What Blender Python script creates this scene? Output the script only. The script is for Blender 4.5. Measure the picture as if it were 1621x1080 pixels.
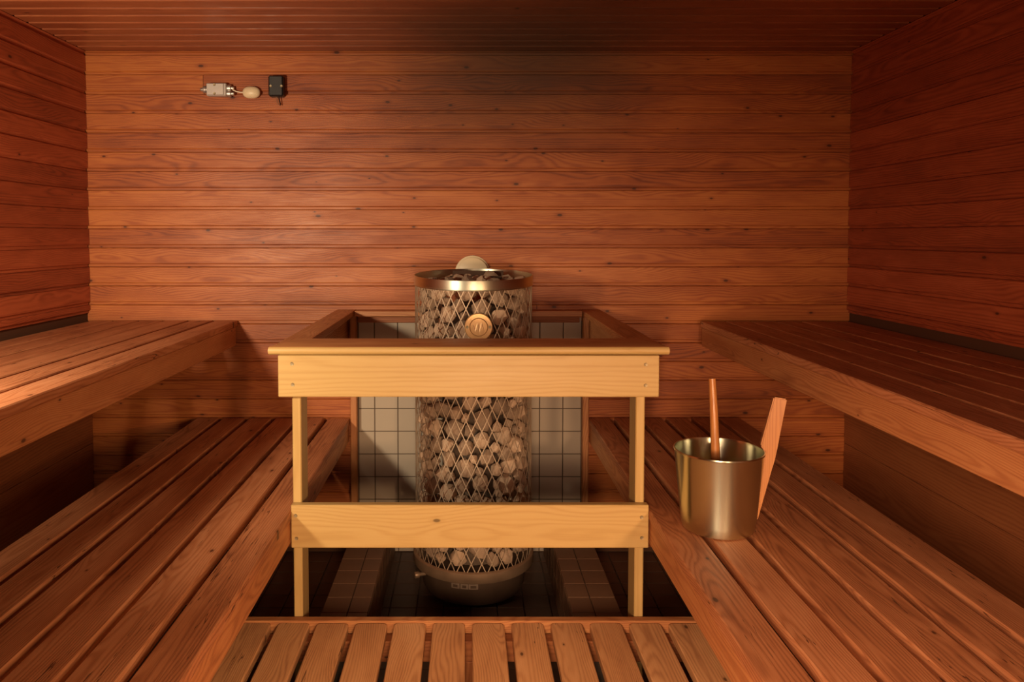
import bpy, bmesh, math, random
from mathutils import Vector, Matrix, noise
S = bpy.context.scene
for o in list(bpy.data.objects): bpy.data.objects.remove(o, do_unlink=True)
COL = S.collection
random.seed(11)
PI = math.pi

# ------------------------------------------------------------------ camera
cam = bpy.data.cameras.new('camera'); co = bpy.data.objects.new('camera', cam); COL.objects.link(co)
cam.sensor_fit = 'HORIZONTAL'; cam.sensor_width = 36.0
cam.lens = 36.0 * 1200 / 1621
cam.shift_x = (810.5 - 740) / 1621
cam.shift_y = -(540 - 421.4) / 1621
cam.clip_start = 0.02
co.location = (0, 0, 1.435)
co.rotation_euler = (PI / 2 - math.atan(.0403), 0, 0)
S.camera = co

# ------------------------------------------------------------------ world, lights, exposure
w = bpy.data.worlds.new('world'); S.world = w; w.use_nodes = True
w.node_tree.nodes['Background'].inputs[0].default_value = (1.0, .62, .38, 1)
w.node_tree.nodes['Background'].inputs[1].default_value = 0.02
S.view_settings.view_transform = 'Standard'; S.view_settings.look = 'None'
S.view_settings.gamma = 1; S.view_settings.use_curve_mapping = False
S.view_settings.exposure = 0.0

def area(name, loc, target, sx, sy, power, col, spread=PI):
    l = bpy.data.lights.new(name, 'AREA'); l.shape = 'RECTANGLE'; l.size = sx; l.size_y = sy
    l.energy = power; l.color = col; l.spread = spread
    o = bpy.data.objects.new(name, l); COL.objects.link(o); o.location = loc
    o.rotation_euler = (Vector(target) - Vector(loc)).to_track_quat('-Z', 'Y').to_euler()
    return o
def bulb(name, loc, power, col, r):
    l = bpy.data.lights.new(name, 'POINT'); l.energy = power; l.color = col; l.shadow_soft_size = r
    o = bpy.data.objects.new(name, l); COL.objects.link(o); o.location = loc; return o
# added soft fill from behind the camera, aimed at the right benches
area('right_fill', (-.05, -.70, 1.34), (1.22, 1.5, .42), .45, .50, 13, (1.0, .60, .38), math.radians(84))
l_ = bpy.data.lights.new('low_fill', 'SPOT'); l_.energy = 95; l_.color = (1.0, .64, .36); l_.shadow_soft_size = .12
l_.spot_size = math.radians(124); l_.spot_blend = 1.0               # added unseen fill for benches and deck, low in the gangway below the frame
o_ = bpy.data.objects.new('low_fill', l_); COL.objects.link(o_); o_.location = (.0, .25, .98)
o_.rotation_euler = (Vector((.08, 1.6, .12)) - Vector((.0, .25, .98))).to_track_quat('-Z', 'Y').to_euler()
# two low sauna lamps: one over the left upper bench, one at the right by the door
l_ = bpy.data.lights.new('left_lamp', 'SPOT'); l_.energy = 180; l_.color = (1.0, .76, .50); l_.shadow_soft_size = .08
l_.spot_size = math.radians(107); l_.spot_blend = 1.0               # cone narrowed along the left wall to keep the right side dark
o_ = bpy.data.objects.new('left_lamp', l_); COL.objects.link(o_); o_.location = (-1.33, .95, 1.47)
o_.rotation_euler = (Vector((-1.22, 3.39, 1.15)) - Vector((-1.33, .95, 1.47))).to_track_quat('-Z', 'Y').to_euler()
l_ = bpy.data.lights.new('right_lamp', 'SPOT'); l_.energy = 110; l_.color = (1.0, .58, .30); l_.shadow_soft_size = .06
l_.spot_size = math.radians(88); l_.spot_blend = 1.0                # shaded lamp, its cone throws the light forward and down
o_ = bpy.data.objects.new('right_lamp', l_); COL.objects.link(o_); o_.location = (.86, -.60, .98)
o_.rotation_euler = (Vector((.34, 2.0, .20)) - Vector((.86, -.60, .98))).to_track_quat('-Z', 'Y').to_euler()

# ------------------------------------------------------------------ node helpers
def new_mat(name):
    m = bpy.data.materials.new(name); m.use_nodes = True
    nt = m.node_tree; b = nt.nodes['Principled BSDF']
    return m, nt, b
def N(nt, t, **kw):
    n = nt.nodes.new(t)
    for k, v in kw.items():
        if k.startswith('i_'):
            key = k[2:]; key = int(key) if key.isdigit() else key
            n.inputs[key].default_value = v
        else: setattr(n, k, v)
    return n
def math_(nt, op, a, b=None, c=None):
    n = nt.nodes.new('ShaderNodeMath'); n.operation = op
    for i, v in enumerate((a, b, c)):
        if v is None: continue
        if hasattr(v, 'links') or hasattr(v, 'is_linked'): nt.links.new(v, n.inputs[i])
        else: n.inputs[i].default_value = v
    return n.outputs[0]
def mixc(nt, fac, a, b, bt='MIX'):
    n = nt.nodes.new('ShaderNodeMix'); n.data_type = 'RGBA'; n.blend_type = bt; n.clamp_factor = True
    for s, v in ((n.inputs[0], fac), (n.inputs[6], a), (n.inputs[7], b)):
        if hasattr(v, 'is_linked'): nt.links.new(v, s)
        else: s.default_value = v if not isinstance(v, tuple) or len(v) == 4 else (*v, 1)
    return n.outputs[2]
def ramp(nt, x, pts):
    r = nt.nodes.new('ShaderNodeValToRGB'); e = r.color_ramp.elements
    e[0].position, e[0].color = pts[0][0], (*pts[0][1], 1)
    e[1].position, e[1].color = pts[-1][0], (*pts[-1][1], 1)
    for p, c in pts[1:-1]:
        q = e.new(p); q.color = (*c, 1)
    nt.links.new(x, r.inputs[0]); return r.outputs[0]
def g3(v): return (v, v, v)

def wood(name, light, mid, dark, rough=.55, vary=.35, blotch=.4, knots=.5, spec=.35, cracks=0.0, bump=.25, rings=1.0, soot_shade=0.0, upright=False):
    m, nt, b = new_mat(name); L = nt.links.new
    tc = N(nt, 'ShaderNodeTexCoord'); oi = N(nt, 'ShaderNodeObjectInfo')
    rnd = oi.outputs['Random']
    oc = tc.outputs['Object']
    if upright:
        s0 = N(nt, 'ShaderNodeSeparateXYZ'); L(oc, s0.inputs[0]); c0 = N(nt, 'ShaderNodeCombineXYZ')
        L(s0.outputs[2], c0.inputs[0]); L(s0.outputs[0], c0.inputs[1]); L(s0.outputs[1], c0.inputs[2]); oc = c0.outputs[0]
    r2 = math_(nt, 'FRACT', math_(nt, 'MULTIPLY', rnd, 17.31)); r3 = math_(nt, 'FRACT', math_(nt, 'MULTIPLY', rnd, 91.7))
    off = N(nt, 'ShaderNodeCombineXYZ')
    L(math_(nt, 'MULTIPLY', rnd, 37.0), off.inputs[0]); L(math_(nt, 'MULTIPLY', r2, 23.0), off.inputs[1]); L(math_(nt, 'MULTIPLY', r3, 11.0), off.inputs[2])
    add = N(nt, 'ShaderNodeVectorMath', operation='ADD'); L(oc, add.inputs[0]); L(off.outputs[0], add.inputs[1])
    def mp(sc, src=None):
        k = N(nt, 'ShaderNodeMapping'); k.inputs['Scale'].default_value = sc; L(src or add.outputs[0], k.inputs[0]); return k.outputs[0]
    # slow wandering of the heartwood along the board
    n1 = N(nt, 'ShaderNodeTexNoise', i_Scale=1.0, i_Detail=2.0, i_Roughness=.5); L(mp((1.6, 5, 5)), n1.inputs[0])
    sep = N(nt, 'ShaderNodeSeparateXYZ'); L(oc, sep.inputs[0])
    wob = math_(nt, 'MULTIPLY', math_(nt, 'SUBTRACT', n1.outputs[0], .5), .11)
    yy = math_(nt, 'ADD', math_(nt, 'ADD', sep.outputs[1], math_(nt, 'MULTIPLY', math_(nt, 'SUBTRACT', r2, .5), .12)), wob)
    zz = math_(nt, 'ADD', math_(nt, 'MULTIPLY', r3, .05), math_(nt, 'ADD', sep.outputs[2], math_(nt, 'MULTIPLY', wob, .6)))
    d = math_(nt, 'SQRT', math_(nt, 'ADD', math_(nt, 'MULTIPLY', yy, yy), math_(nt, 'MULTIPLY', zz, zz)))
    n2 = N(nt, 'ShaderNodeTexNoise', i_Scale=1.0, i_Detail=3.0); L(mp((6, 60, 60)), n2.inputs[0])
    ph = math_(nt, 'ADD', math_(nt, 'MULTIPLY', d, 1150.0 * rings), math_(nt, 'MULTIPLY', n2.outputs[0], 5.0))
    sn = math_(nt, 'MULTIPLY_ADD', math_(nt, 'SINE', ph), .5, .5)
    sn = math_(nt, 'POWER', sn, 1.8)
    n3 = N(nt, 'ShaderNodeTexNoise', i_Scale=1.0, i_Detail=4.0, i_Roughness=.65); L(mp((7, 330, 330)), n3.inputs[0])
    fib = math_(nt, 'SUBTRACT', n3.outputs[0], .5)
    n4 = N(nt, 'ShaderNodeTexNoise', i_Scale=1.0, i_Detail=4.0, i_Roughness=.6); L(mp((3.2, 13, 13)), n4.inputs[0])
    bl = math_(nt, 'SUBTRACT', n4.outputs[0], .5)
    t = math_(nt, 'ADD', math_(nt, 'MULTIPLY', sn, .36), math_(nt, 'MULTIPLY', fib, .55))
    t = math_(nt, 'ADD', t, math_(nt, 'MULTIPLY', bl, blotch * 2.2))
    t = math_(nt, 'ADD', t, math_(nt, 'MULTIPLY', math_(nt, 'SUBTRACT', rnd, .5), vary))
    t = math_(nt, 'ADD', t, .28)
    c = ramp(nt, t, [(0.0, light), (.45, mid), (1.0, dark)])
    hgt = math_(nt, 'MULTIPLY', fib, .6); hgt = math_(nt, 'SUBTRACT', hgt, math_(nt, 'MULTIPLY', sn, .35))
    if knots:
        vo = N(nt, 'ShaderNodeTexVoronoi', voronoi_dimensions='2D', i_Scale=1.0); L(mp((4.5, 9.0, .5)), vo.inputs['Vector'])
        kd = vo.outputs['Distance']
        sc = N(nt, 'ShaderNodeSeparateColor'); L(vo.outputs['Color'], sc.inputs[0])
        sz = math_(nt, 'MULTIPLY', math_(nt, 'GREATER_THAN', sc.outputs[0], 1 - knots), math_(nt, 'MULTIPLY_ADD', sc.outputs[1], .034, .014))
        kn = N(nt, 'ShaderNodeMapRange', i_2=1.35, i_1=.75, i_3=1.0, i_4=0.0)
        L(math_(nt, 'DIVIDE', kd, math_(nt, 'ADD', sz, .0001)), kn.inputs[0])
        halo = N(nt, 'ShaderNodeMapRange', i_1=1.0, i_2=3.2, i_3=1.0, i_4=0.0); L(math_(nt, 'DIVIDE', kd, math_(nt, 'ADD', sz, .0001)), halo.inputs[0])
        c = mixc(nt, math_(nt, 'MULTIPLY', halo.outputs[0], .45), c, dark)
        c = mixc(nt, math_(nt, 'MULTIPLY', kn.outputs[0], .85), c, tuple(x * .28 for x in dark))
    if cracks:
        n5 = N(nt, 'ShaderNodeTexNoise', i_Scale=1.0, i_Detail=2.0, i_Roughness=.4); L(mp((2.2, 70, 30)), n5.inputs[0])
        n6 = N(nt, 'ShaderNodeTexNoise', i_Scale=1.0, i_Detail=1.0); L(mp((3.0, 9, 9)), n6.inputs[0])
        ck = math_(nt, 'LESS_THAN', math_(nt, 'ABSOLUTE', math_(nt, 'SUBTRACT', n5.outputs[0], .5)), .006)
        ck = math_(nt, 'MULTIPLY', ck, math_(nt, 'GREATER_THAN', n6.outputs[0], 1 - cracks))
        c = mixc(nt, math_(nt, 'MULTIPLY', ck, .8), c, tuple(x * .3 for x in dark))
        hgt = math_(nt, 'SUBTRACT', hgt, math_(nt, 'MULTIPLY', ck, 1.2))
    if soot_shade:                                   # smoke stain above the stove, stretched right to paint in shade, ragged outline
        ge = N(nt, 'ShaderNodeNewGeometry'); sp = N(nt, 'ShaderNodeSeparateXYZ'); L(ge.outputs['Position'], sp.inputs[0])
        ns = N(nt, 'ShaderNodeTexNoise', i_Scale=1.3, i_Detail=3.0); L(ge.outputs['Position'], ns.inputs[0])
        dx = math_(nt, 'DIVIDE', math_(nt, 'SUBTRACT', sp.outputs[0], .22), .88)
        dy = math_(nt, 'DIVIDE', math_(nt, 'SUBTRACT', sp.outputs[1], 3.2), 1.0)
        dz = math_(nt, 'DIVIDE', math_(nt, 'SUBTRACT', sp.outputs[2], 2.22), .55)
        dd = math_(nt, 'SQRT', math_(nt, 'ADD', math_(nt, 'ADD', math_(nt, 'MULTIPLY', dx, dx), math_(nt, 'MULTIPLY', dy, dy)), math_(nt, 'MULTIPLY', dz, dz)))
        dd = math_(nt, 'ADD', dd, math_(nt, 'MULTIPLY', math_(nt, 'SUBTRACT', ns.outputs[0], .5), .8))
        mr = N(nt, 'ShaderNodeMapRange', i_1=.1, i_2=1.25, i_3=soot_shade * 1.1, i_4=0.0); mr.interpolation_type = 'SMOOTHSTEP'; L(dd, mr.inputs[0])
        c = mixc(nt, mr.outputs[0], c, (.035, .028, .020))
    L(c, b.inputs['Base Color'])
    b.inputs['Specular IOR Level'].default_value = spec
    L(math_(nt, 'MULTIPLY_ADD', math_(nt, 'ADD', n4.outputs[0], fib), .25, rough - .12), b.inputs['Roughness'])
    bp = N(nt, 'ShaderNodeBump', i_Strength=bump, i_Distance=.0012); L(hgt, bp.inputs['Height']); L(bp.outputs[0], b.inputs['Normal'])
    return m

def plain(name, col, rough=.5, metal=0., nscale=0., namt=.1, bump=0., bscale=200., spec=.5, aniso=0.):
    m, nt, b = new_mat(name)
    b.inputs['Base Color'].default_value = (*col, 1); b.inputs['Roughness'].default_value = rough
    b.inputs['Metallic'].default_value = metal; b.inputs['Specular IOR Level'].default_value = spec
    tc = N(nt, 'ShaderNodeTexCoord')
    if nscale:
        n = N(nt, 'ShaderNodeTexNoise', i_Scale=nscale, i_Detail=4.0); nt.links.new(tc.outputs['Object'], n.inputs[0])
        c = mixc(nt, n.outputs[0], tuple(x * (1 - namt) for x in col), tuple(min(1, x * (1 + namt)) for x in col)); nt.links.new(c, b.inputs['Base Color'])
    if bump:
        n = N(nt, 'ShaderNodeTexNoise', i_Scale=bscale, i_Detail=3.0); nt.links.new(tc.outputs['Object'], n.inputs[0])
        bp = N(nt, 'ShaderNodeBump', i_Strength=bump, i_Distance=.001); nt.links.new(n.outputs[0], bp.inputs['Height']); nt.links.new(bp.outputs[0], b.inputs['Normal'])
    if aniso:
        b.inputs['Anisotropic'].default_value = aniso
        tg = N(nt, 'ShaderNodeTangent', direction_type='RADIAL', axis='Z'); nt.links.new(tg.outputs[0], b.inputs['Tangent']); b.inputs['Anisotropic Rotation'].default_value = .25
    return m

M_WALL = wood('stained_wall_pine', (.46, .148, .036), (.34, .088, .021), (.165, .034, .011), rough=.48, vary=.42, blotch=.55, knots=.42, spec=.42, rings=.9, soot_shade=.75)
M_CEIL = wood('ceiling_pine', (.40, .135, .055), (.31, .092, .038), (.19, .050, .022), rough=.36, vary=.3, blotch=.4, knots=.1, spec=.5, rings=.9, soot_shade=.7)
M_SIDE = wood('dark_stained_side_pine', (.48, .115, .044), (.35, .073, .027), (.18, .036, .015), rough=.45, vary=.35, blotch=.5, knots=.12, spec=.4, rings=.9)
M_BENCH = wood('worn_bench_wood', (.58, .26, .125), (.45, .175, .074), (.23, .076, .032), rough=.52, vary=.28, blotch=.62, knots=.22, spec=.35, cracks=.44, bump=.35)
M_DECK = wood('worn_deck_wood', (.76, .43, .21), (.62, .32, .145), (.34, .15, .07), rough=.55, vary=.3, blotch=.5, knots=.2, spec=.3, cracks=.42, bump=.35)
M_FASC = wood('bench_edge_wood', (.60, .28, .112), (.48, .19, .072), (.28, .095, .036), rough=.48, vary=.15, blotch=.4, knots=.35, spec=.35)
M_PINE = wood('fresh_pale_pine', (.55, .395, .165), (.515, .35, .135), (.42, .265, .092), rough=.42, vary=.12, blotch=.22, knots=.14, spec=.4, bump=.12, rings=.55)
M_CAP = wood('darker_cap_pine', (.60, .30, .12), (.47, .20, .075), (.30, .10, .04), rough=.45, vary=.12, blotch=.5, knots=.1, spec=.4)  # darker tone for the cap tops, grazing light put into the colour
M_RED = wood('reddish_handle_wood', (.54, .24, .075), (.44, .175, .05), (.30, .10, .028), rough=.35, vary=.1, blotch=.25, knots=0, spec=.5, bump=.1, upright=True)
M_PANEL = wood('dark_lower_panel_wood', (.36, .135, .050), (.29, .098, .036), (.18, .055, .022), rough=.5, vary=.12, blotch=.35, knots=.06, spec=.3, rings=.5)
M_STEEL = plain('brushed_steel', (.70, .74, .60), .28, 1., aniso=.8)
M_WIRE = plain('stainless_mesh', (.50, .39, .28), .55, .25)
M_RING = plain('ring_steel', (.66, .68, .56), .40, 1., aniso=.7)
M_BASE = plain('stove_base_metal', (.13, .085, .058), .5, .4, nscale=14, namt=.35)
M_FLANGE = plain('flange_metal', (.34, .235, .155), .45, .5, nscale=20, namt=.3)
M_TILEW = plain('cream_wall_tile', (.43, .38, .31), .22, 0, nscale=3, namt=.06)
M_GROUT = plain('dark_grout', (.11, .085, .065), .9)
M_TILEF = plain('brown_floor_tile', (.075, .040, .026), .45, 0, nscale=9, namt=.3)
M_TILEK = plain('kerb_tile', (.16, .085, .048), .5, 0, nscale=9, namt=.25)
M_DARK = plain('brown_core', (.11, .08, .058), .9)  # dark brown filler behind the stones, closes the view through them
M_BLACK = plain('black_plastic', (.013, .013, .014), .38)
M_CREAM = plain('cream_plastic', (.72, .62, .42), .4)
M_GREY = plain('grey_cast_metal', (.52, .49, .46), .45, .35, nscale=40, namt=.1)
M_CHROME = plain('dull_chrome', (.50, .48, .45), .4, .8)
M_CABLE = plain('pale_cable', (.75, .66, .52), .5)
M_SCREW = plain('screw_zinc', (.34, .28, .17), .5, .6)
M_BRASS = plain('emblem_brass', (.56, .36, .17), .38, .55, nscale=60, namt=.12)
M_MARK = plain('emblem_mark', (.74, .50, .27), .4, .4)
M_COPPER = plain('copper_probe', (.70, .42, .26), .35, .8)
M_LABEL = plain('label_plate_metal', (.34, .26, .20), .4, .4)
M_BACK = plain('backing_wood', (.09, .035, .014), .8)

def stone_mat(name, a, b_, c_):
    m, nt, b = new_mat(name); L = nt.links.new
    tc = N(nt, 'ShaderNodeTexCoord'); oi = N(nt, 'ShaderNodeObjectInfo')
    v = N(nt, 'ShaderNodeVectorMath', operation='ADD'); L(tc.outputs['Object'], v.inputs[0])
    cb = N(nt, 'ShaderNodeCombineXYZ'); L(math_(nt, 'MULTIPLY', oi.outputs['Random'], 50.), cb.inputs[0]); L(cb.outputs[0], v.inputs[1])
    n = N(nt, 'ShaderNodeTexNoise', i_Scale=34., i_Detail=5., i_Roughness=.65); L(v.outputs[0], n.inputs[0])
    t = math_(nt, 'ADD', math_(nt, 'MULTIPLY', math_(nt, 'SUBTRACT', n.outputs[0], .5), 1.1), math_(nt, 'MULTIPLY_ADD', oi.outputs['Random'], .6, .2))
    L(ramp(nt, t, [(0, a), (.5, b_), (1, c_)]), b.inputs['Base Color']); b.inputs['Roughness'].default_value = .75
    b.inputs['Specular IOR Level'].default_value = .3
    n2 = N(nt, 'ShaderNodeTexNoise', i_Scale=120., i_Detail=3.); L(v.outputs[0], n2.inputs[0])
    bp = N(nt, 'ShaderNodeBump', i_Strength=.6, i_Distance=.003); L(n2.outputs[0], bp.inputs['Height']); L(bp.outputs[0], b.inputs['Normal'])
    return m
M_STONE = stone_mat('olivine_stone', (.74, .55, .39), (.46, .33, .23), (.16, .12, .09))

# ------------------------------------------------------------------ object helpers
BASE = {}
def link(name, me, mat=None, parent=None, loc=(0, 0, 0), rot=None):
    o = bpy.data.objects.new(name, me); COL.objects.link(o)
    if mat and me and not me.materials: me.materials.append(mat)
    o.location = loc
    if rot is not None: o.rotation_euler = rot
    if parent:
        o.parent = parent; BASE[o.name] = BASE[parent.name] + Vector(loc)
    else: BASE[o.name] = Vector(loc)
    return o
def put(name, me, mat, parent, wloc, rot=None):
    """link at a WORLD position under an unrotated parent"""
    b = BASE[parent.name] if parent else Vector((0, 0, 0))
    o = link(name, me, mat, parent, Vector(wloc) - b, rot)
    return o
def empty(name, loc, label=None, cat=None, group=None, kind=None):
    o = bpy.data.objects.new(name, None); COL.objects.link(o); o.location = loc; o.empty_display_size = .1; BASE[o.name] = Vector(loc)
    if label: o['label'] = label
    if cat: o['category'] = cat
    if group: o['group'] = group
    if kind: o['kind'] = kind
    return o
def tag(o, label=None, cat=None, group=None, kind=None):
    if label: o['label'] = label
    if cat: o['category'] = cat
    if group: o['group'] = group
    if kind: o['kind'] = kind
    return o
def mesh_of(bm, name, smooth=False, mat=None):
    bmesh.ops.recalc_face_normals(bm, faces=bm.faces)
    me = bpy.data.meshes.new(name); bm.to_mesh(me); bm.free()
    if smooth:
        me.polygons.foreach_set('use_smooth', [True] * len(me.polygons))
        try: me.set_sharp_from_angle(angle=math.radians(38))
        except Exception: pass
    if mat: me.materials.append(mat)
    return me
CACHE = {}
def board_mesh(L, W, T, ch, mat, endr=0.0):
    """chamfered board, centred, length on local X; endr rounds the plan corners"""
    k = (round(L, 4), round(W, 4), round(T, 4), ch, mat.name, endr)
    if k in CACHE: return CACHE[k]
    bm = bmesh.new(); x, y, z = L / 2, W / 2, T / 2
    if endr:
        pts = []
        for sx, sy, a0 in ((1, 1, 0), (-1, 1, 90), (-1, -1, 180), (1, -1, 270)):
            for q in (0, 30, 60, 90):
                a = math.radians(a0 + q)
                pts.append((sx * (x - endr) + endr * math.cos(a), sy * (y - endr) + endr * math.sin(a), endr))
        for (px, py, _) in pts:
            fx = (x - ch) / x; fy = (y - ch) / y
            bm.verts.new((px, py, z - ch)); bm.verts.new((px, py, -z + ch))
            bm.verts.new((px * fx, py * fy, z)); bm.verts.new((px * fx, py * fy, -z))
    else:
        for sx in (-1, 1):
            for sy in (-1, 1):
                for sz in (-1, 1):
                    bm.verts.new((sx * (x - ch), sy * (y - ch), sz * z)); bm.verts.new((sx * (x - ch), sy * y, sz * (z - ch))); bm.verts.new((sx * x, sy * (y - ch), sz * (z - ch)))
    bmesh.ops.convex_hull(bm, input=bm.verts)
    bmesh.ops.dissolve_limit(bm, angle_limit=.01, verts=bm.verts, edges=bm.edges)
    CACHE[k] = mesh_of(bm, 'board', mat=mat); return CACHE[k]
ROT = {'x_up': (0, 0, 0), 'y_up': (0, 0, PI / 2), 'x_front': (PI / 2, 0, 0), 'z_front': None}
def rot_from(xa, ya, za): return Matrix((xa, ya, za)).transposed().to_euler()
R_XUP = (0, 0, 0)                                             # along X, face up
R_YUP = rot_from((0, 1, 0), (-1, 0, 0), (0, 0, 1))             # along Y, face up
R_XFR = rot_from((1, 0, 0), (0, 0, 1), (0, -1, 0))             # along X, face towards -Y
R_YR = rot_from((0, 1, 0), (0, 0, 1), (1, 0, 0))               # along Y, face towards +X
R_YL = rot_from((0, -1, 0), (0, 0, 1), (-1, 0, 0))             # along Y, face towards -X
R_ZFR = rot_from((0, 0, 1), (-1, 0, 0), (0, -1, 0))            # upright, face towards -Y
R_XDN = rot_from((-1, 0, 0), (0, 1, 0), (0, 0, -1))            # along X, face down
def board(name, parent, a, b, rot, mat, ch=.002, endr=0.0):
    """board filling the world box a..b, oriented by rot"""
    a, b = Vector(a), Vector(b); c = (a + b) / 2; s = b - a
    m = Matrix.Identity(3) if rot == R_XUP else rot.to_matrix()
    d = [abs(s.dot(m.col[i])) for i in range(3)]
    return put(name, board_mesh(d[0], d[1], d[2], ch, mat, endr), mat, parent, c, rot)
def plank_mesh(L, W, mat, T=.015):
    k = ('plank', round(L, 4), round(W, 4), mat.name)
    if k in CACHE: return CACHE[k]
    pr = [(0, 0), (0, T * .45), (.0105, T * .45), (.0115, T * .8), (.0145, T), (W - .0045, T), (W - .0010, T * .72), (W - .0010, 0)]
    bm = bmesh.new(); vs = [[bm.verts.new((x, y - W / 2, z)) for y, z in pr] for x in (-L / 2, L / 2)]
    n = len(pr)
    for i in range(n): bm.faces.new((vs[0][i], vs[0][(i + 1) % n], vs[1][(i + 1) % n], vs[1][i]))
    bm.faces.new(vs[0]); bm.faces.new(vs[1][::-1])
    bmesh.ops.triangulate(bm, faces=[f for f in bm.faces if len(f.verts) > 4])
    CACHE[k] = mesh_of(bm, 'plank', mat=mat); return CACHE[k]
def lathe(name, prof, seg=48, mat=None, smooth=True, closed=False):
    bm = bmesh.new(); rings = []
    for r, z in prof:
        if r < 1e-5: rings.append([bm.verts.new((0, 0, z))])
        else: rings.append([bm.verts.new((r * math.cos(2 * PI * i / seg), r * math.sin(2 * PI * i / seg), z)) for i in range(seg)])
    pairs = list(zip(rings, rings[1:])) + ([(rings[-1], rings[0])] if closed else [])
    for A, B in pairs:
        for i in range(seg):
            j = (i + 1) % seg
            if len(A) == 1 and len(B) == 1: continue
            if len(A) == 1: bm.faces.new((A[0], B[i], B[j]))
            elif len(B) == 1: bm.faces.new((A[i], A[j], B[0]))
            else: bm.faces.new((A[i], A[j], B[j], B[i]))
    return mesh_of(bm, name, smooth, mat)
def tube(name, pts, r, seg=8, mat=None, bm=None):
    own = bm is None
    if own: bm = bmesh.new()
    pts = [Vector(p) for p in pts]; rings = []; up = Vector((0, 0, 1))
    for i, p in enumerate(pts):
        t = (pts[min(i + 1, len(pts) - 1)] - pts[max(i - 1, 0)]).normalized()
        s = t.cross(up if abs(t.z) < .95 else Vector((1, 0, 0))).normalized(); u = s.cross(t)
        rr = r[i] if isinstance(r, (list, tuple)) else r
        rings.append([bm.verts.new(p + rr * (math.cos(2 * PI * k / seg) * s + math.sin(2 * PI * k / seg) * u)) for k in range(seg)])
    for A, B in zip(rings, rings[1:]):
        for k in range(seg): bm.faces.new((A[k], A[(k + 1) % seg], B[(k + 1) % seg], B[k]))
    bm.faces.new(rings[0]); bm.faces.new(rings[-1][::-1])
    return mesh_of(bm, name, True, mat) if own else None
def prism(name, poly, t, mat, ch=0.0):
    """polygon in local XZ, thickness t along Y"""
    bm = bmesh.new()
    A = [bm.verts.new((x, -t / 2, z)) for x, z in poly]; B = [bm.verts.new((x, t / 2, z)) for x, z in poly]
    n = len(poly)
    for i in range(n): bm.faces.new((A[i], A[(i + 1) % n], B[(i + 1) % n], B[i]))
    bm.faces.new(A); bm.faces.new(B[::-1])
    if ch: bmesh.ops.bevel(bm, geom=bm.edges[:], offset=ch, segments=2, affect='EDGES', clamp_overlap=True)
    return mesh_of(bm, name, mat=mat)

# ------------------------------------------------------------------ room
YB, XL, XR, ZC, YR = 3.39, -1.69, 1.70, 2.25, -1.05
def slab(name, a, b, mat, kind='structure'):
    a, b = Vector(a), Vector(b)
    o = link(name, board_mesh(*(b - a), .0005, mat), mat, None, (a + b) / 2); o['kind'] = kind; return o
wall_back = slab('wall_back', (XL - .1, YB + .015, -.05), (XR + .1, YB + .09, ZC + .1), M_BACK)
wall_left = slab('wall_left', (XL - .09, YR, -.05), (XL - .016, YB + .015, ZC + .1), M_BACK)
wall_right = slab('wall_right', (XR + .016, YR, -.05), (XR + .09, YB + .015, ZC + .1), M_BACK)
ceiling = slab('ceiling', (XL - .1, YR, ZC + .016), (XR + .1, YB + .015, ZC + .1), M_BACK)
floor = slab('floor', (XL - .1, YR - .1, -.08), (XR + .1, YB + .1, -.006), M_GROUT)
wall_front = slab('wall_front', (XL - .1, YR - .08, -.05), (XR + .1, YR, ZC + .1), M_BACK)

# back wall boards (pitch 85 mm)
P = .0853; z0 = 2.2345 - 27 * P
rows = [z0 + i * P for i in range(0, 28)]
for i, z in enumerate(rows):
    zt = min(z + P, ZC + .005)
    W = zt - z
    if W < .012: continue
    segs = [(XL - .014, XR + .014)]
    if i == 25: segs = [(XL - .014, -1.172), (-1.170, XR + .014)]
    if i == 13: segs = [(XL - .014, .31), (.312, XR + .014)]
    if z + P / 2 < 1.06 and z > -.05:      # boards stop at the tiled panel behind the stove
        segs = [(XL - .014, -.522), (.545, XR + .014)] if z + P < 1.08 else segs
    for x0, x1 in segs:
        if z < -.02: continue
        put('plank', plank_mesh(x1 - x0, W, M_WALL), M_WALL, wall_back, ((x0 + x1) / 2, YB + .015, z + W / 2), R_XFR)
# side wall boards; below the upper benches wide smooth boards
for side, wallo, X, R in ((-1, wall_left, XL, R_YR), (1, wall_right, XR, R_YL)):
    y0, y1 = YR + .01, YB - .002
    for i, z in enumerate(rows):
        zt = min(z + P, ZC + .005); W = zt - z
        if z < 1.04: 
            if z + P < 1.09: continue
            z = 1.089; W = zt - z
        elif z < 1.06: z = 1.089; W = zt - z
        if W < .012: continue
        o = put('plank', plank_mesh(y1 - y0, W, M_SIDE), M_SIDE, wallo, (X + side * .015, (y0 + y1) / 2, z + W / 2), R)
        # boards lie a little uneven, so that each casts a thin shadow on the next
        o.rotation_euler.rotate_axis('X', math.radians(random.uniform(-2.2, .2)))
        o.location.x += random.uniform(-.0012, .0012)
    zz = 0.0
    for Wd in (.24, .26, .25, .145, .04):
        if zz + Wd > .94: Wd = .94 - zz
        board('panel_board', wallo, (X + (0 if side > 0 else -.015), y0, zz + .001), (X + (.015 if side > 0 else 0), y1, zz + Wd - .001), R, M_PANEL, .001)
        zz += Wd
    board('ledger', wallo, (X - .0 if side > 0 else X - .015, y0, .94), (X + .015 if side > 0 else X + .0, y1, 1.0), R, M_PANEL, .001)
# ceiling boards (pitch 91 mm)
PC = .0912; y = YB - .001; i = 0
while y > YR + .02:
    W = PC
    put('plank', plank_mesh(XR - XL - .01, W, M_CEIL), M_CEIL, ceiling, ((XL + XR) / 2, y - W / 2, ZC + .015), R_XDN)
    y -= PC; i += 1

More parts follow.
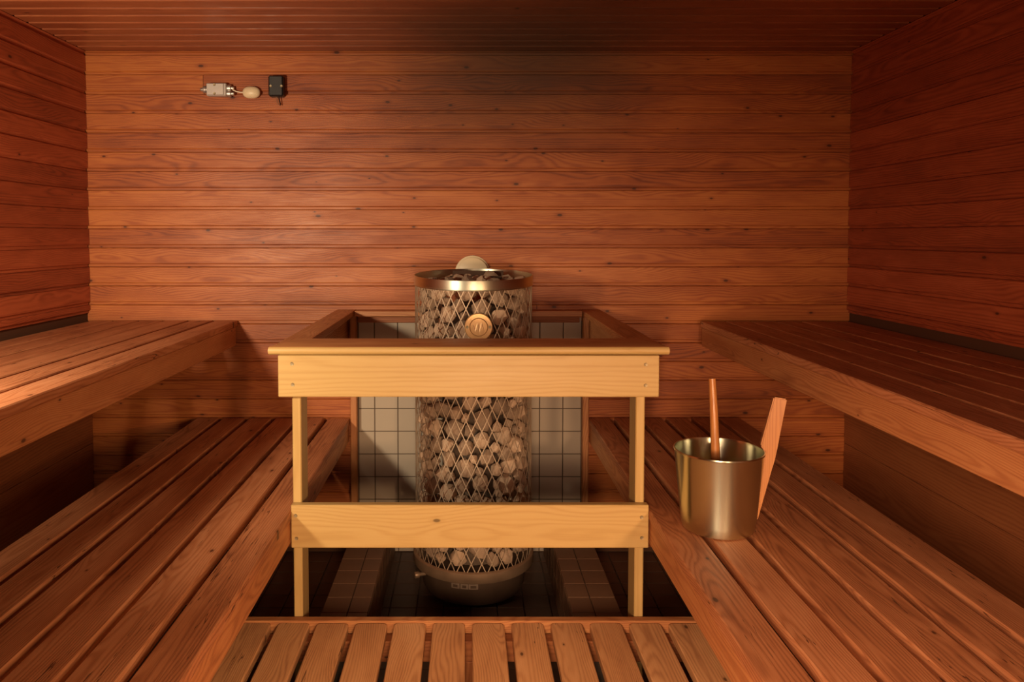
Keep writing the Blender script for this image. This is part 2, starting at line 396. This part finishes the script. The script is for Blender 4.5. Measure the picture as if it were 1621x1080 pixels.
# tiles: one chamfered mesh shared by all
def tile_me(sx, sy, mat): return board_mesh(sx, sy, .008, .0012, mat)
tx = [-.522 + .0, -.418, -.3133, -.2086, -.104, .001, .1056, .2103, .325, .430, .5345]
tx = [-.5225 + .10465 * k for k in range(11)]
ex = [-.491, -.418, -.3133, -.2084, -.1035, .0015, .1065, .2115, .325 - .0, .430, .513]
ex[7] = .2182
tz = [.0332 + .1037 * k for k in range(11)]
zed = [0.0] + tz[:10]
tile_back = board('tile_backing', wall_back, (-.522, YB + .004, 0), (.545, YB + .014, 1.075), R_XFR, M_GROUT, .0005)
for k in range(10):
    for j in range(len(zed)):
        a, b = ex[k], ex[k + 1]; lo = zed[j]; hi = zed[j + 1] if j + 1 < len(zed) else 1.07
        if hi - lo < .02: continue
        put('wall_tile', tile_me(b - a - .004, hi - lo - .004, M_TILEW), M_TILEW, wall_back, ((a + b) / 2, YB + .003, (lo + hi) / 2), R_XFR)
# floor tiles that can be seen
for k in range(-12, 13):
    for j in range(12):
        xa = .0135 + .1035 * k; ya = YB - .002 - .1035 * (j + 1)
        if .345 < xa + .05 < .51 or -.485 < xa + .05 < -.325: pass
        put('floor_tile', tile_me(.0995, .0995, M_TILEF), M_TILEF, floor, (xa + .05, ya + .05, -.004), R_XUP)
# two tiled kerbs beside the stove
for nm, xa, xb in (('left', -.484, -.328), ('right', .345, .509)):
    kb = link('trim_1' if nm == 'left' else 'trim_2', board_mesh(xb - xa - .012, 1.16, .184, .001, M_GROUT), M_GROUT, None, ((xa + xb) / 2, 2.808, .092)); kb['kind'] = 'structure'
    kb['label'] = 'low tiled kerb on the floor to the %s of the stove' % nm
    for j in range(11):
        yc = YB - .003 - .1035 * (j + .5)
        wo = .088; xo = (xa + wo / 2) if nm == 'left' else (xb - wo / 2)
        xi = (xb - (xb - xa - wo) / 2) if nm == 'left' else (xa + (xb - xa - wo) / 2)
        put('kerb_tile', tile_me(wo - .003, .0995, M_TILEK), M_TILEK, kb, (xo, yc, .187), R_XUP)
        put('kerb_tile', tile_me(xb - xa - wo - .003, .0995, M_TILEK), M_TILEK, kb, (xi, yc, .187), R_XUP)
        for sgn, xs in ((-1, xa), (1, xb)):
            R = R_YL if sgn < 0 else R_YR
            for zc in (.045, .137):
                put('kerb_tile', tile_me(.0995, .088, M_TILEK), M_TILEK, kb, (xs + (.004 if sgn < 0 else -.004), yc, zc), R)
# glazed door behind the camera
dr = empty('door_1', (0, YR, 0), kind='structure')
for nm, a, b in (('door_frame', (-.42, YR, 0), (-.34, YR + .05, 2.0)), ('door_frame', (.34, YR, 0), (.42, YR + .05, 2.0)), ('door_frame', (-.42, YR, 2.0), (.42, YR + .05, 2.08))):
    board(nm, dr, a, b, R_ZFR if nm and a[2] == 0 else R_XFR, M_CAP, .003)

# ------------------------------------------------------------------ benches
def bench(side, x_front, x_back, ztop, zbot, label, n, T, gap, yend, name='sauna_bench'):
    """side -1 left, +1 right; slats run towards the back wall"""
    b = empty(name, ((x_front + x_back) / 2, 1.4, zbot), label, 'bench', 'slatted sauna benches')
    y0 = -.55; pitch = (x_back - x_front + side * gap) / n
    for k in range(n):
        xa = x_front + k * pitch; xb = xa + side * (abs(pitch) - gap)
        dy = random.uniform(-.004, .004); dz = random.uniform(-.0015, .0008)
        board('slat', b, (min(xa, xb), y0, ztop - T + dz), (max(xa, xb), yend + dy, ztop + dz), R_YUP, M_BENCH, .0032)
    fx0 = x_front + side * .004; fx1 = x_front + side * .030
    board('fascia', b, (min(fx0, fx1), y0 + .01, zbot), (max(fx0, fx1), yend - .012, ztop - T - .0005), R_YR if side < 0 else R_YL, M_FASC, .0025)
    for yy in (-.4, .35, 1.1, 1.85, 2.6, 3.30):
        board('support_beam', b, (min(fx1, x_back), yy, ztop - T - .072), (max(fx1, x_back), yy + .045, ztop - T - .001), R_XFR, M_PANEL, .002)
    return b
lbl = bench(-1, -.526, -1.212, .618, .513, 'lower wooden slatted bench to the left of the stove railing', 6, .030, .021, 3.372)
lbr = bench(1, .541, 1.221, .618, .511, 'lower wooden slatted bench to the right of the stove railing, under the steel bucket', 6, .030, .021, 3.372)
ubl = bench(-1, -1.03, -1.685, 1.055, .943, 'upper wooden slatted bench along the left wall, brightly lit on top', 6, .027, .014, 3.384)
ubr = bench(1, 1.032, 1.695, 1.055, .947, 'upper wooden slatted bench along the right wall, dark on top with a lit edge', 6, .027, .010, 3.35)
# lower benches rest on trestles hidden below them
for b, s in ((lbl, -1), (lbr, 1)):
    for yy in (-.3, 1.15):
        for xx in ((.79, .835), (1.13, 1.175)):
            xa, xb = sorted((s * xx[0], s * xx[1]))
            board('leg', b, (xa, yy, 0), (xb, yy + .07, .516), R_ZFR, M_PANEL, .002)

# ------------------------------------------------------------------ duckboard in front of the stove
dk = empty('duckboard', (0, 1.6, 0), 'low wooden duckboard platform of spaced slats on the floor between the benches', 'platform')
for k in range(-5, 7):
    xa = -.103 + .1155 * k + (.0012 * k if k > 0 else 0)
    if xa < -1.0 or xa > .85: continue
    board('slat', dk, (xa, .3, .252), (xa + .0955, 2.2185 + random.uniform(-.0015, .0015), .279), R_YUP, M_DECK, .003, .011)
board('edge_board', dk, (-.74, 2.2215, .185), (.74, 2.2485, .2835), R_XFR, M_CAP, .002)
for yy in (.5, 1.3, 2.165):
    board('joist', dk, (-.70, yy, .19), (.72, yy + .045, .251), R_XFR, M_PANEL, .002)
for xx in (-.69, -.02, .66):
    for yy in (.5, 1.3, 2.165):
        board('foot', dk, (xx, yy, 0), (xx + .045, yy + .045, .190), R_ZFR, M_PANEL, .002)

# ------------------------------------------------------------------ railing round the stove
gd = empty('stove_railing', (0, 2.8, 0), 'pale pine safety railing boxed around the stove between the lower benches', 'railing')
board('front_board', gd, (-.560, 2.226, .9575), (.567, 2.2525, 1.081), R_XFR, M_PINE, .002)['label'] = 'pale wide board below the railing cap'
board('lower_board', gd, (-.5255, 2.226, .503), (.540, 2.2525, .633), R_XFR, M_PINE, .002)
def cap_mesh(L, W, T, mat, mitre0, mitre1):
    """cap board along local X, outer edge at -Y rounded; ends cut at 45 deg (mitre = +1)"""
    bm = bmesh.new(); r = T / 2 * .9
    pr = []
    for a in range(-90, 91, 30):
        t = math.radians(a); pr.append((-W / 2 + r - r * math.cos(t), (T / 2) * math.sin(t)))
    pr += [(W / 2 - .002, T / 2), (W / 2, T / 2 - .002), (W / 2, -T / 2 + .002), (W / 2 - .002, -T / 2)]
    rings = []
    for e in (-1, 1):
        mt = mitre0 if e < 0 else mitre1
        rings.append([bm.verts.new((e * (L / 2 - mt * (y + W / 2)), y, z)) for y, z in pr])
    n = len(pr)
    for i in range(n): bm.faces.new((rings[0][i], rings[0][(i + 1) % n], rings[1][(i + 1) % n], rings[1][i]))
    bm.faces.new(rings[0]); bm.faces.new(rings[1][::-1])
    bmesh.ops.triangulate(bm, faces=[f for f in bm.faces if len(f.verts) > 4])
    me = mesh_of(bm, 'cap', True, mat); me.materials.append(M_PINE)      # paler pine on the rounded nose paints in the frontal light
    for f in me.polygons:
        if f.center.y < -W / 2 + r * .8 and f.normal.z < .8: f.material_index = 1
    return me
# front cap lies over the front, side caps butt against it
CT = .0245; zc = 1.105 - CT / 2
put('cap', cap_mesh(1.192, .190, CT, M_CAP, .25, .25), M_CAP, gd, (.004, 2.2345 + .095, zc))
R90 = rot_from((0, -1, 0), (1, 0, 0), (0, 0, 1)); R270 = rot_from((0, 1, 0), (-1, 0, 0), (0, 0, 1))
put('cap', cap_mesh(1.10, .092, CT, M_CAP, 0, 0), M_CAP, gd, (-.545 , 2.84, zc - .0008), R90)
put('cap', cap_mesh(1.10, .092, CT, M_CAP, 0, 0), M_CAP, gd, (.553, 2.84, zc - .0008), R270)
put('cap', board_mesh(1.0, .075, CT, .002, M_CAP), M_CAP, gd, (.004, 3.352, zc - .001))
# side boards and back rail below the caps
board('side_board', gd, (-.558, 2.253, .97), (-.532, 3.385, 1.080), R_YR, M_CAP, .002)
board('side_board', gd, (.538, 2.253, .97), (.564, 3.385, 1.080), R_YL, M_CAP, .002)
board('back_board', gd, (-.49, 3.366, 1.047), (.50, 3.388, 1.080), R_XFR, M_PANEL, .002)
for xa, xb in ((-.5255, -.499), (.505, .532)):
    board('post', gd, (xa, 2.253, 0), (xb, 2.343, 1.080), R_ZFR, M_PINE, .003)
for xa, xb in ((-.521, -.493), (.513, .540)):
    board('back_post', gd, (xa, 3.345, 0), (xb, 3.388, 1.080), R_ZFR, M_CAP, .003)
scr = lathe('screw', [(0, .0018), (.0026, .0018), (.003, .0008), (.0052, .0012), (.0058, 0), (.0058, -.004)], 14, M_SCREW)
for x, z in ((-.519, 1.056), (-.517, .994), (.527, 1.054), (.527, .992), (-.512, .601), (-.510, .532), (.519, .596), (.520, .534)):
    put('screw', scr, M_SCREW, gd, (x, 2.2262, z), (PI / 2, 0, 0))

# ------------------------------------------------------------------ the stove
SX, SY, SR = .024, 3.03, .233
st = empty('sauna_stove', (SX, SY, 0), 'tall round sauna stove, a wire mesh column full of stones on a metal drum base', 'stove')
put('base', lathe('base', [(0, .012), (.150, .012), (.192, .024), (.204, .045), (.210, .128), (.210, .146), (0, .146)], 64, M_BASE), M_BASE, st, (SX, SY, 0))
put('flange', lathe('flange', [(.200, .124), (.2395, .128), (.243, .133), (.243, .166), (.239, .170), (.232, .171), (.228, .168), (.200, .150)], 64, M_FLANGE, closed=True), M_FLANGE, st, (SX, SY, 0))
for a in (40, 140, 220, 320):
    t = math.radians(a)
    put('foot', lathe('foot', [(0, 0), (.020, 0), (.020, .010), (.012, .014), (0, .014)], 14, M_BLACK), M_BLACK, st, (SX + .14 * math.cos(t), SY + .14 * math.sin(t), 0))
# valve on the left of the drum
kv = put('drain_valve', lathe('valve', [(0, .030), (.011, .030), (.013, .027), (.013, .012), (.008, .010), (.008, -.02), (0, -.02)], 16, M_FLANGE), M_FLANGE, st, (SX - .205, SY - .085, .098), (0, math.radians(-90), math.radians(22)))
# three worn label plates on the drum
def curved_plate(a0, a1, z0, z1, r, mat, t=.0015):
    bm = bmesh.new(); n = 6; Vv = []
    for i in range(n + 1):
        a = a0 + (a1 - a0) * i / n
        Vv.append([bm.verts.new((q * math.sin(a), -q * math.cos(a), z)) for q, z in ((r, z0), (r, z1), (r + t, z1), (r + t, z0))])
    for A, B in zip(Vv, Vv[1:]):
        for k in range(4): bm.faces.new((A[k], A[(k + 1) % 4], B[(k + 1) % 4], B[k]))
    bm.faces.new(Vv[0]); bm.faces.new(Vv[-1][::-1])
    return mesh_of(bm, 'plate', mat=mat)
for a0, a1 in ((-17, -8), (-7, 1.2), (1.6, 11.5)):
    p0 = put('label_plate', curved_plate(math.radians(a0 - 7), math.radians(a1 - 7), .094, .114, .2085, M_LABEL), M_LABEL, st, (SX, SY, 0))
    link('print', curved_plate(math.radians(a0 - 5), math.radians(a1 - 9), .099, .109, .2095, M_BASE), M_BASE, p0)
# mesh column
ZM0, ZM1 = .160, 1.256
NW = 37; CH = .0835
bm = bmesh.new(); seg = 40
for d in (-1, 1):
    for k in range(NW):
        a0 = 2 * PI * k / NW; prev = None
        tot = (ZM1 - ZM0) / CH * 2 * PI / NW
        steps = 27
        for i in range(steps + 1):
            u = i / steps; a = a0 + d * tot * u; z = ZM0 + (ZM1 - ZM0) * u
            wdt = .0017; rr = SR - .0012 + d * .0010
            c, s = math.cos(a), math.sin(a); dt = d * tot / (ZM1 - ZM0)
            tv = Vector((-s * SR * dt, c * SR * dt, 1)).normalized(); nv = Vector((c, s, 0)); sv = tv.cross(nv)
            p = Vector((rr * c, rr * s, z))
            q = [bm.verts.new(p + sv * wdt + nv * .001), bm.verts.new(p - sv * wdt + nv * .001), bm.verts.new(p - nv * .0012)]
            if prev:
                for e in range(3): bm.faces.new((prev[e], prev[(e + 1) % 3], q[(e + 1) % 3], q[e]))
            prev = q
put('wire_mesh', mesh_of(bm, 'wire_mesh', mat=M_WIRE), M_WIRE, st, (SX, SY, 0))['label'] = 'diamond pattern steel mesh around the stones'
tl = math.radians(3.0)
rg = put('top_ring', lathe('ring', [(.2350, -.036), (.2372, -.036), (.2376, -.002), (.2366, 0), (.2340, 0), (.2335, -.002)], 96, M_RING, closed=True), M_RING, st, (SX, SY, 1.280), (tl, 0, 0))
put('ring_lip', lathe('lip', [(.2362 + .0022 * math.cos(t * PI / 4), .0022 * math.sin(t * PI / 4)) for t in range(8)], 96, M_RING, closed=True), M_RING, st, (SX, SY, 1.243), (tl, 0, 0))
put('core', lathe('core', [(0, .15), (.125, .15), (.125, 1.16), (0, 1.16)], 24, M_DARK), M_DARK, st, (SX, SY, 0))
# flat heating guide in the opening of the ring
def trough():
    bm = bmesh.new()
    pr = [(-.05, .018), (-.028, -.004), (.028, -.004), (.05, .018), (.047, .020), (.026, 0), (-.026, 0), (-.047, .020)]
    R = [[bm.verts.new((x, y, z)) for y, z in pr] for x in (-.10, .11)]
    n = len(pr)
    for i in range(n): bm.faces.new((R[0][i], R[0][(i + 1) % n], R[1][(i + 1) % n], R[1][i]))
    for r_ in R:
        for i in range(3): bm.faces.new((r_[i], r_[i + 1], r_[7 - i - 1], r_[7 - i]))
    return mesh_of(bm, 'element_guard', mat=M_BASE)
put('element_guard', trough(), M_BASE, st, (SX + .01, SY + .06, 1.262), (math.radians(10), 0, math.radians(-6)))
# emblem
em = put('emblem', lathe('emblem', [(0, .003), (.031, .003), (.033, .0055), (.035, .003), (.049, .003), (.052, .0005), (.052, -.003), (0, -.003)], 48, M_BRASS), M_BRASS, st, (.041, SY - SR - .008, 1.097), (PI / 2, 0, 0))
em['label'] = 'round brass coloured emblem plate with two screws'
bm = bmesh.new()
for pts in (((-.020, .008), (-.012, -.016)), ((-.012, -.016), (-.004, .014)), ((-.004, .014), (.003, -.018)), ((.003, -.018), (.011, .016)), ((.011, .016), (.019, -.010))):
    tube('', [(pts[0][0], pts[0][1], .0036), (pts[1][0], pts[1][1], .0036)], .0016, 5, bm=bm)
link('mark', mesh_of(bm, 'mark', mat=M_MARK), M_MARK, em)
for sx in (-1, 1): link('screw', scr, M_SCREW, em, (sx * .042, 0, .003))

# stones: convex, angular, eight shapes shared by all
SH = []
for v in range(10):
    r = random.Random(100 + v); bm = bmesh.new()
    sc = Vector((r.uniform(.9, 1.08), r.uniform(.78, 1.0), r.uniform(.8, 1.04)))
    for i in range(34):
        p = Vector((r.gauss(0, 1), r.gauss(0, 1), r.gauss(0, 1))).normalized() * r.uniform(.86, 1.04)
        bm.verts.new((p.x * sc.x, p.y * sc.y, p.z * sc.z))
    res = bmesh.ops.convex_hull(bm, input=bm.verts)
    for vv in [vv for vv in bm.verts if not vv.link_faces]: bm.verts.remove(vv)
    me = mesh_of(bm, 'stone', True, M_STONE)
    try: me.set_sharp_from_angle(angle=math.radians(30))
    except Exception: pass
    SH.append(me)
LAB = {
 'top': ('rough grey stone lying in the open top ring of the stove', 'stones heaped in the open top of the stove'),
 'up': ('rounded stone behind the mesh in the stove section above the railing cap', 'stones in the mesh column above the railing cap'),
 'mid': ('rounded stone behind the mesh in the section seen between the two railing boards', 'stones in the mesh column between the railing boards'),
 'hid': ('stone behind the mesh level with the upper railing board', 'stones in the mesh column behind the upper railing board'),
 'low': ('dark stone behind the mesh in the lowest section above the drum base', 'stones in the mesh column below the lower railing board')}
rs = random.Random(5); placed = []; back = []
def try_place(front):
    best = []
    for t in range(22000 if front else 4000):
        z = rs.uniform(.190, 1.245); rad = rs.choice((.034, .038, .042)) if t < 5000 else rs.choice((.027, .031)) if t < 12000 else rs.choice((.019, .022, .025))
        a = math.radians(rs.uniform(-100, 100) - 90) if front else math.radians(rs.uniform(-78, 78) + 90)
        d = SR - .005 - rad * 1.16
        p = Vector((d * math.cos(a), d * math.sin(a), z))
        ok = True
        for q, qr in placed + back:
            if abs(q.z - z) < rad + qr and (p - q).length < (rad + qr) * .93: ok = False; break
        if ok: (placed if front else back).append((p, rad))
        if front and len(placed) >= 270: break
try_place(True); try_place(False)
def stone_rot(): return (rs.uniform(0, 6.28), rs.uniform(0, 6.28), rs.uniform(0, 6.28))
for p, rad in placed:
    z = p.z
    key = 'up' if z > 1.09 else 'hid' if z > .945 else 'mid' if z > .50 else 'low'
    if z > .40 and z <= .50: key = 'low'
    o = link('stone', rs.choice(SH), M_STONE, None, (SX + p.x, SY + p.y, z), stone_rot()); s = rad * 1.08; o.scale = (s, s, s)
    tag(o, LAB[key][0], 'stone', LAB[key][1])
# top heap
tops = []
for t in range(4000):
    a = rs.uniform(0, 2 * PI); d = .195 * math.sqrt(rs.random()); rad = rs.choice((.026, .032, .038))
    p = Vector((d * math.cos(a), d * math.sin(a), 1.232 + .020 * (1 - (d / .2) ** 2) + rs.uniform(-.006, .008)))
    if d + rad > SR - .004: continue
    if all((p - q).length > (rad + r_) * .88 for q, r_ in tops) and all((p - q).length > (rad + r_) * .80 for q, r_ in placed + back if q.z > 1.15): tops.append((p, rad))
for p, rad in tops:
    o = link('stone', rs.choice(SH), M_STONE, None, (SX + p.x, SY + p.y, p.z), stone_rot()); o.scale = (rad,) * 3
    tag(o, LAB['top'][0], 'stone', LAB['top'][1])
# stones on the far side of the column
bm = bmesh.new()
for p, rad in back:
    src = rs.choice(SH); m = Matrix.Translation(p) @ Matrix.Rotation(rs.uniform(0, 6.28), 4, 'X') @ Matrix.Rotation(rs.uniform(0, 6.28), 4, 'Z') @ Matrix.Scale(rad, 4)
    k = len(bm.verts); bm.from_mesh(src); bm.verts.ensure_lookup_table()
    bmesh.ops.transform(bm, matrix=m, verts=bm.verts[k:])
o = link('stone_fill', mesh_of(bm, 'stone_fill', mat=M_STONE), M_STONE, None, (SX, SY, 0))
tag(o, 'stones filling the far side of the mesh column', 'stones', kind='stuff')

# ------------------------------------------------------------------ round vent on the wall behind the stove
vt = empty('air_vent', (.022, YB, 1.268), 'round cream coloured vent disc on the back wall just above the stove', 'vent')
put('frame', lathe('vent_frame', [(.060, 0), (.078, 0), (.078, .006), (.074, .009), (.060, .009)], 48, M_CREAM, closed=True), M_CREAM, vt, (.022, YB - .0005, 1.268), (PI / 2, 0, 0))
put('disc', lathe('vent_disc', [(0, .024), (.066, .024), (.070, .021), (.070, .016), (.03, .006), (0, .006)], 48, M_CREAM), M_CREAM, vt, (.022, YB - .0005, 1.268), (PI / 2, 0, 0))

# ------------------------------------------------------------------ bucket and ladle
BX, BY, BZ = .700, 2.090, .619
bk = empty('bucket', (BX, BY, BZ), 'brushed steel sauna bucket standing on the right lower bench', 'bucket')
prof = [(0, .0), (.088, 0), (.0955, .003), (.0985, .010), (.1015, .03), (.1195, .214), (.1212, .2165), (.1225, .2195), (.1215, .2225), (.1190, .2225), (.1178, .2195), (.1172, .214), (.0995, .032), (.095, .012), (.088, .006), (0, .006)]
put('body', lathe('bucket', prof, 96, M_STEEL), M_STEEL, bk, (BX, BY, BZ))
hpoly = [(.8425, .9895), (.8765, .9855), (.8545, .853), (.8475, .815), (.8050, .640), (.8015, .652), (.8235, .835), (.8095, .851)]
hcx = .838
hm = prism('handle', [(x - hcx, z - .82) for x, z in hpoly], .026, M_RED, .003)
h = put('handle', hm, M_RED, bk, (hcx + .006, BY - .002, .82), (0, 0, math.radians(-14)))
h['label'] = 'tapered reddish wooden handle rising from the bucket side'
ld = empty('ladle', (.697, 2.10, .64), 'sauna ladle with a slim wooden handle standing in the steel bucket', 'ladle')
bm = bmesh.new()
tube('', [(.697, 2.095, .70), (.6955, 2.10, .80), (.692, 2.112, .95), (.689, 2.12, 1.033)], [.0095, .0125, .0115, .0100], 10, bm=bm)
me = mesh_of(bm, 'ladle_handle', True, M_RED); me2 = me
o = link('handle', me, M_RED, ld, (0, 0, 0)); o.location = -Vector((.697, 2.10, .64))
# one flat cut at the tip of the handle is left by the tube's own end cap
put('cup', lathe('cup', [(0, 0), (.030, 0), (.036, .008), (.038, .045), (.0365, .045), (.034, .010), (.028, .003), (0, .003)], 36, M_STEEL), M_STEEL, ld, (.712, 2.060, .632), (math.radians(-8), math.radians(6), 0))
put('neck', tube('neck', [(.699, 2.090, .675), (.697, 2.095, .712)], .0105, 12, M_BLACK), M_BLACK, ld, (0, 0, 0))

# ------------------------------------------------------------------ fittings on the back wall
jb = empty('junction_box', (-1.102, YB, 2.076), 'small grey metal junction box at the left of the three fittings on the back wall', 'box')
def rbox(nm, a, b, ch, mat, parent): return board(nm, parent, a, b, R_XFR, mat, ch)
rbox('body', (-1.146, 3.352, 2.048), (-1.058, YB, 2.104), .004, M_GREY, jb)
rbox('lid', (-1.143, 3.347, 2.051), (-1.068, 3.352, 2.101), .002, M_GREY, jb)
for zz in (2.057, 2.095): put('screw', scr, M_SCREW, jb, (-1.108, 3.3466, zz), (PI / 2, 0, 0))
def gland(x, z, d):
    me = lathe('gland', [(0, .030), (.007, .030), (.0085, .026), (.0085, .018), (.0155, .017), (.0165, .013), (.0165, .004), (.012, .003), (.012, -.004), (0, -.004)], 12, M_CHROME)
    put('cable_gland', me, M_CHROME, jb, (x, 3.370, z), (0, d * PI / 2, 0))
gland(-1.146, 2.078, -1); gland(-1.058, 2.084, 1); gland(-1.058, 2.060, 1)
cb = put('cable', tube('cable', [(-1.035, 3.366, 2.078), (-1.020, 3.368, 2.070), (-1.000, 3.372, 2.0665), (-.984, 3.374, 2.0665)], .0028, 8, M_CABLE), M_CABLE, jb, (0, 0, 0))
sn = bmesh.new(); bmesh.ops.create_uvsphere(sn, u_segments=32, v_segments=18, radius=1)
for v in sn.verts:
    n_ = (abs(v.co.x) ** 2.4 + abs(v.co.z) ** 2.4) ** (1 / 2.4) if (abs(v.co.x) + abs(v.co.z)) > 1e-6 else 1
    q = (v.co.x ** 2 + v.co.z ** 2) ** .5
    f_ = q / n_ if n_ > 1e-6 else 1
    v.co = Vector((v.co.x * f_ * .0385, v.co.y * .022, v.co.z * f_ * .0265))
se = link('temperature_sensor', mesh_of(sn, 'sensor', True, M_CREAM), M_CREAM, None, (-.953, 3.372, 2.066))
tag(se, 'oval cream coloured sensor on the back wall between the grey box and the black box', 'sensor')
tb = empty('thermostat_box', (-.840, YB, 2.091), 'square black plastic box with a short copper lead on the back wall', 'box')
rbox('body', (-.872, 3.345, 2.045), (-.807, YB, 2.136), .006, M_BLACK, tb)
for xx in (-.861, -.814): put('screw', scr, M_SCREW, tb, (xx, 3.3452, 2.089), (PI / 2, 0, 0))
put('lead', tube('lead', [(-.842, 3.366, 2.048), (-.840, 3.366, 2.030), (-.833, 3.366, 2.010)], .0030, 8, M_COPPER), M_COPPER, tb, (0, 0, 0))
put('lead', tube('lead', [(-.832, 3.370, 2.048), (-.828, 3.370, 2.028), (-.826, 3.370, 2.008)], .0022, 8, M_BLACK), M_BLACK, tb, (0, 0, 0))
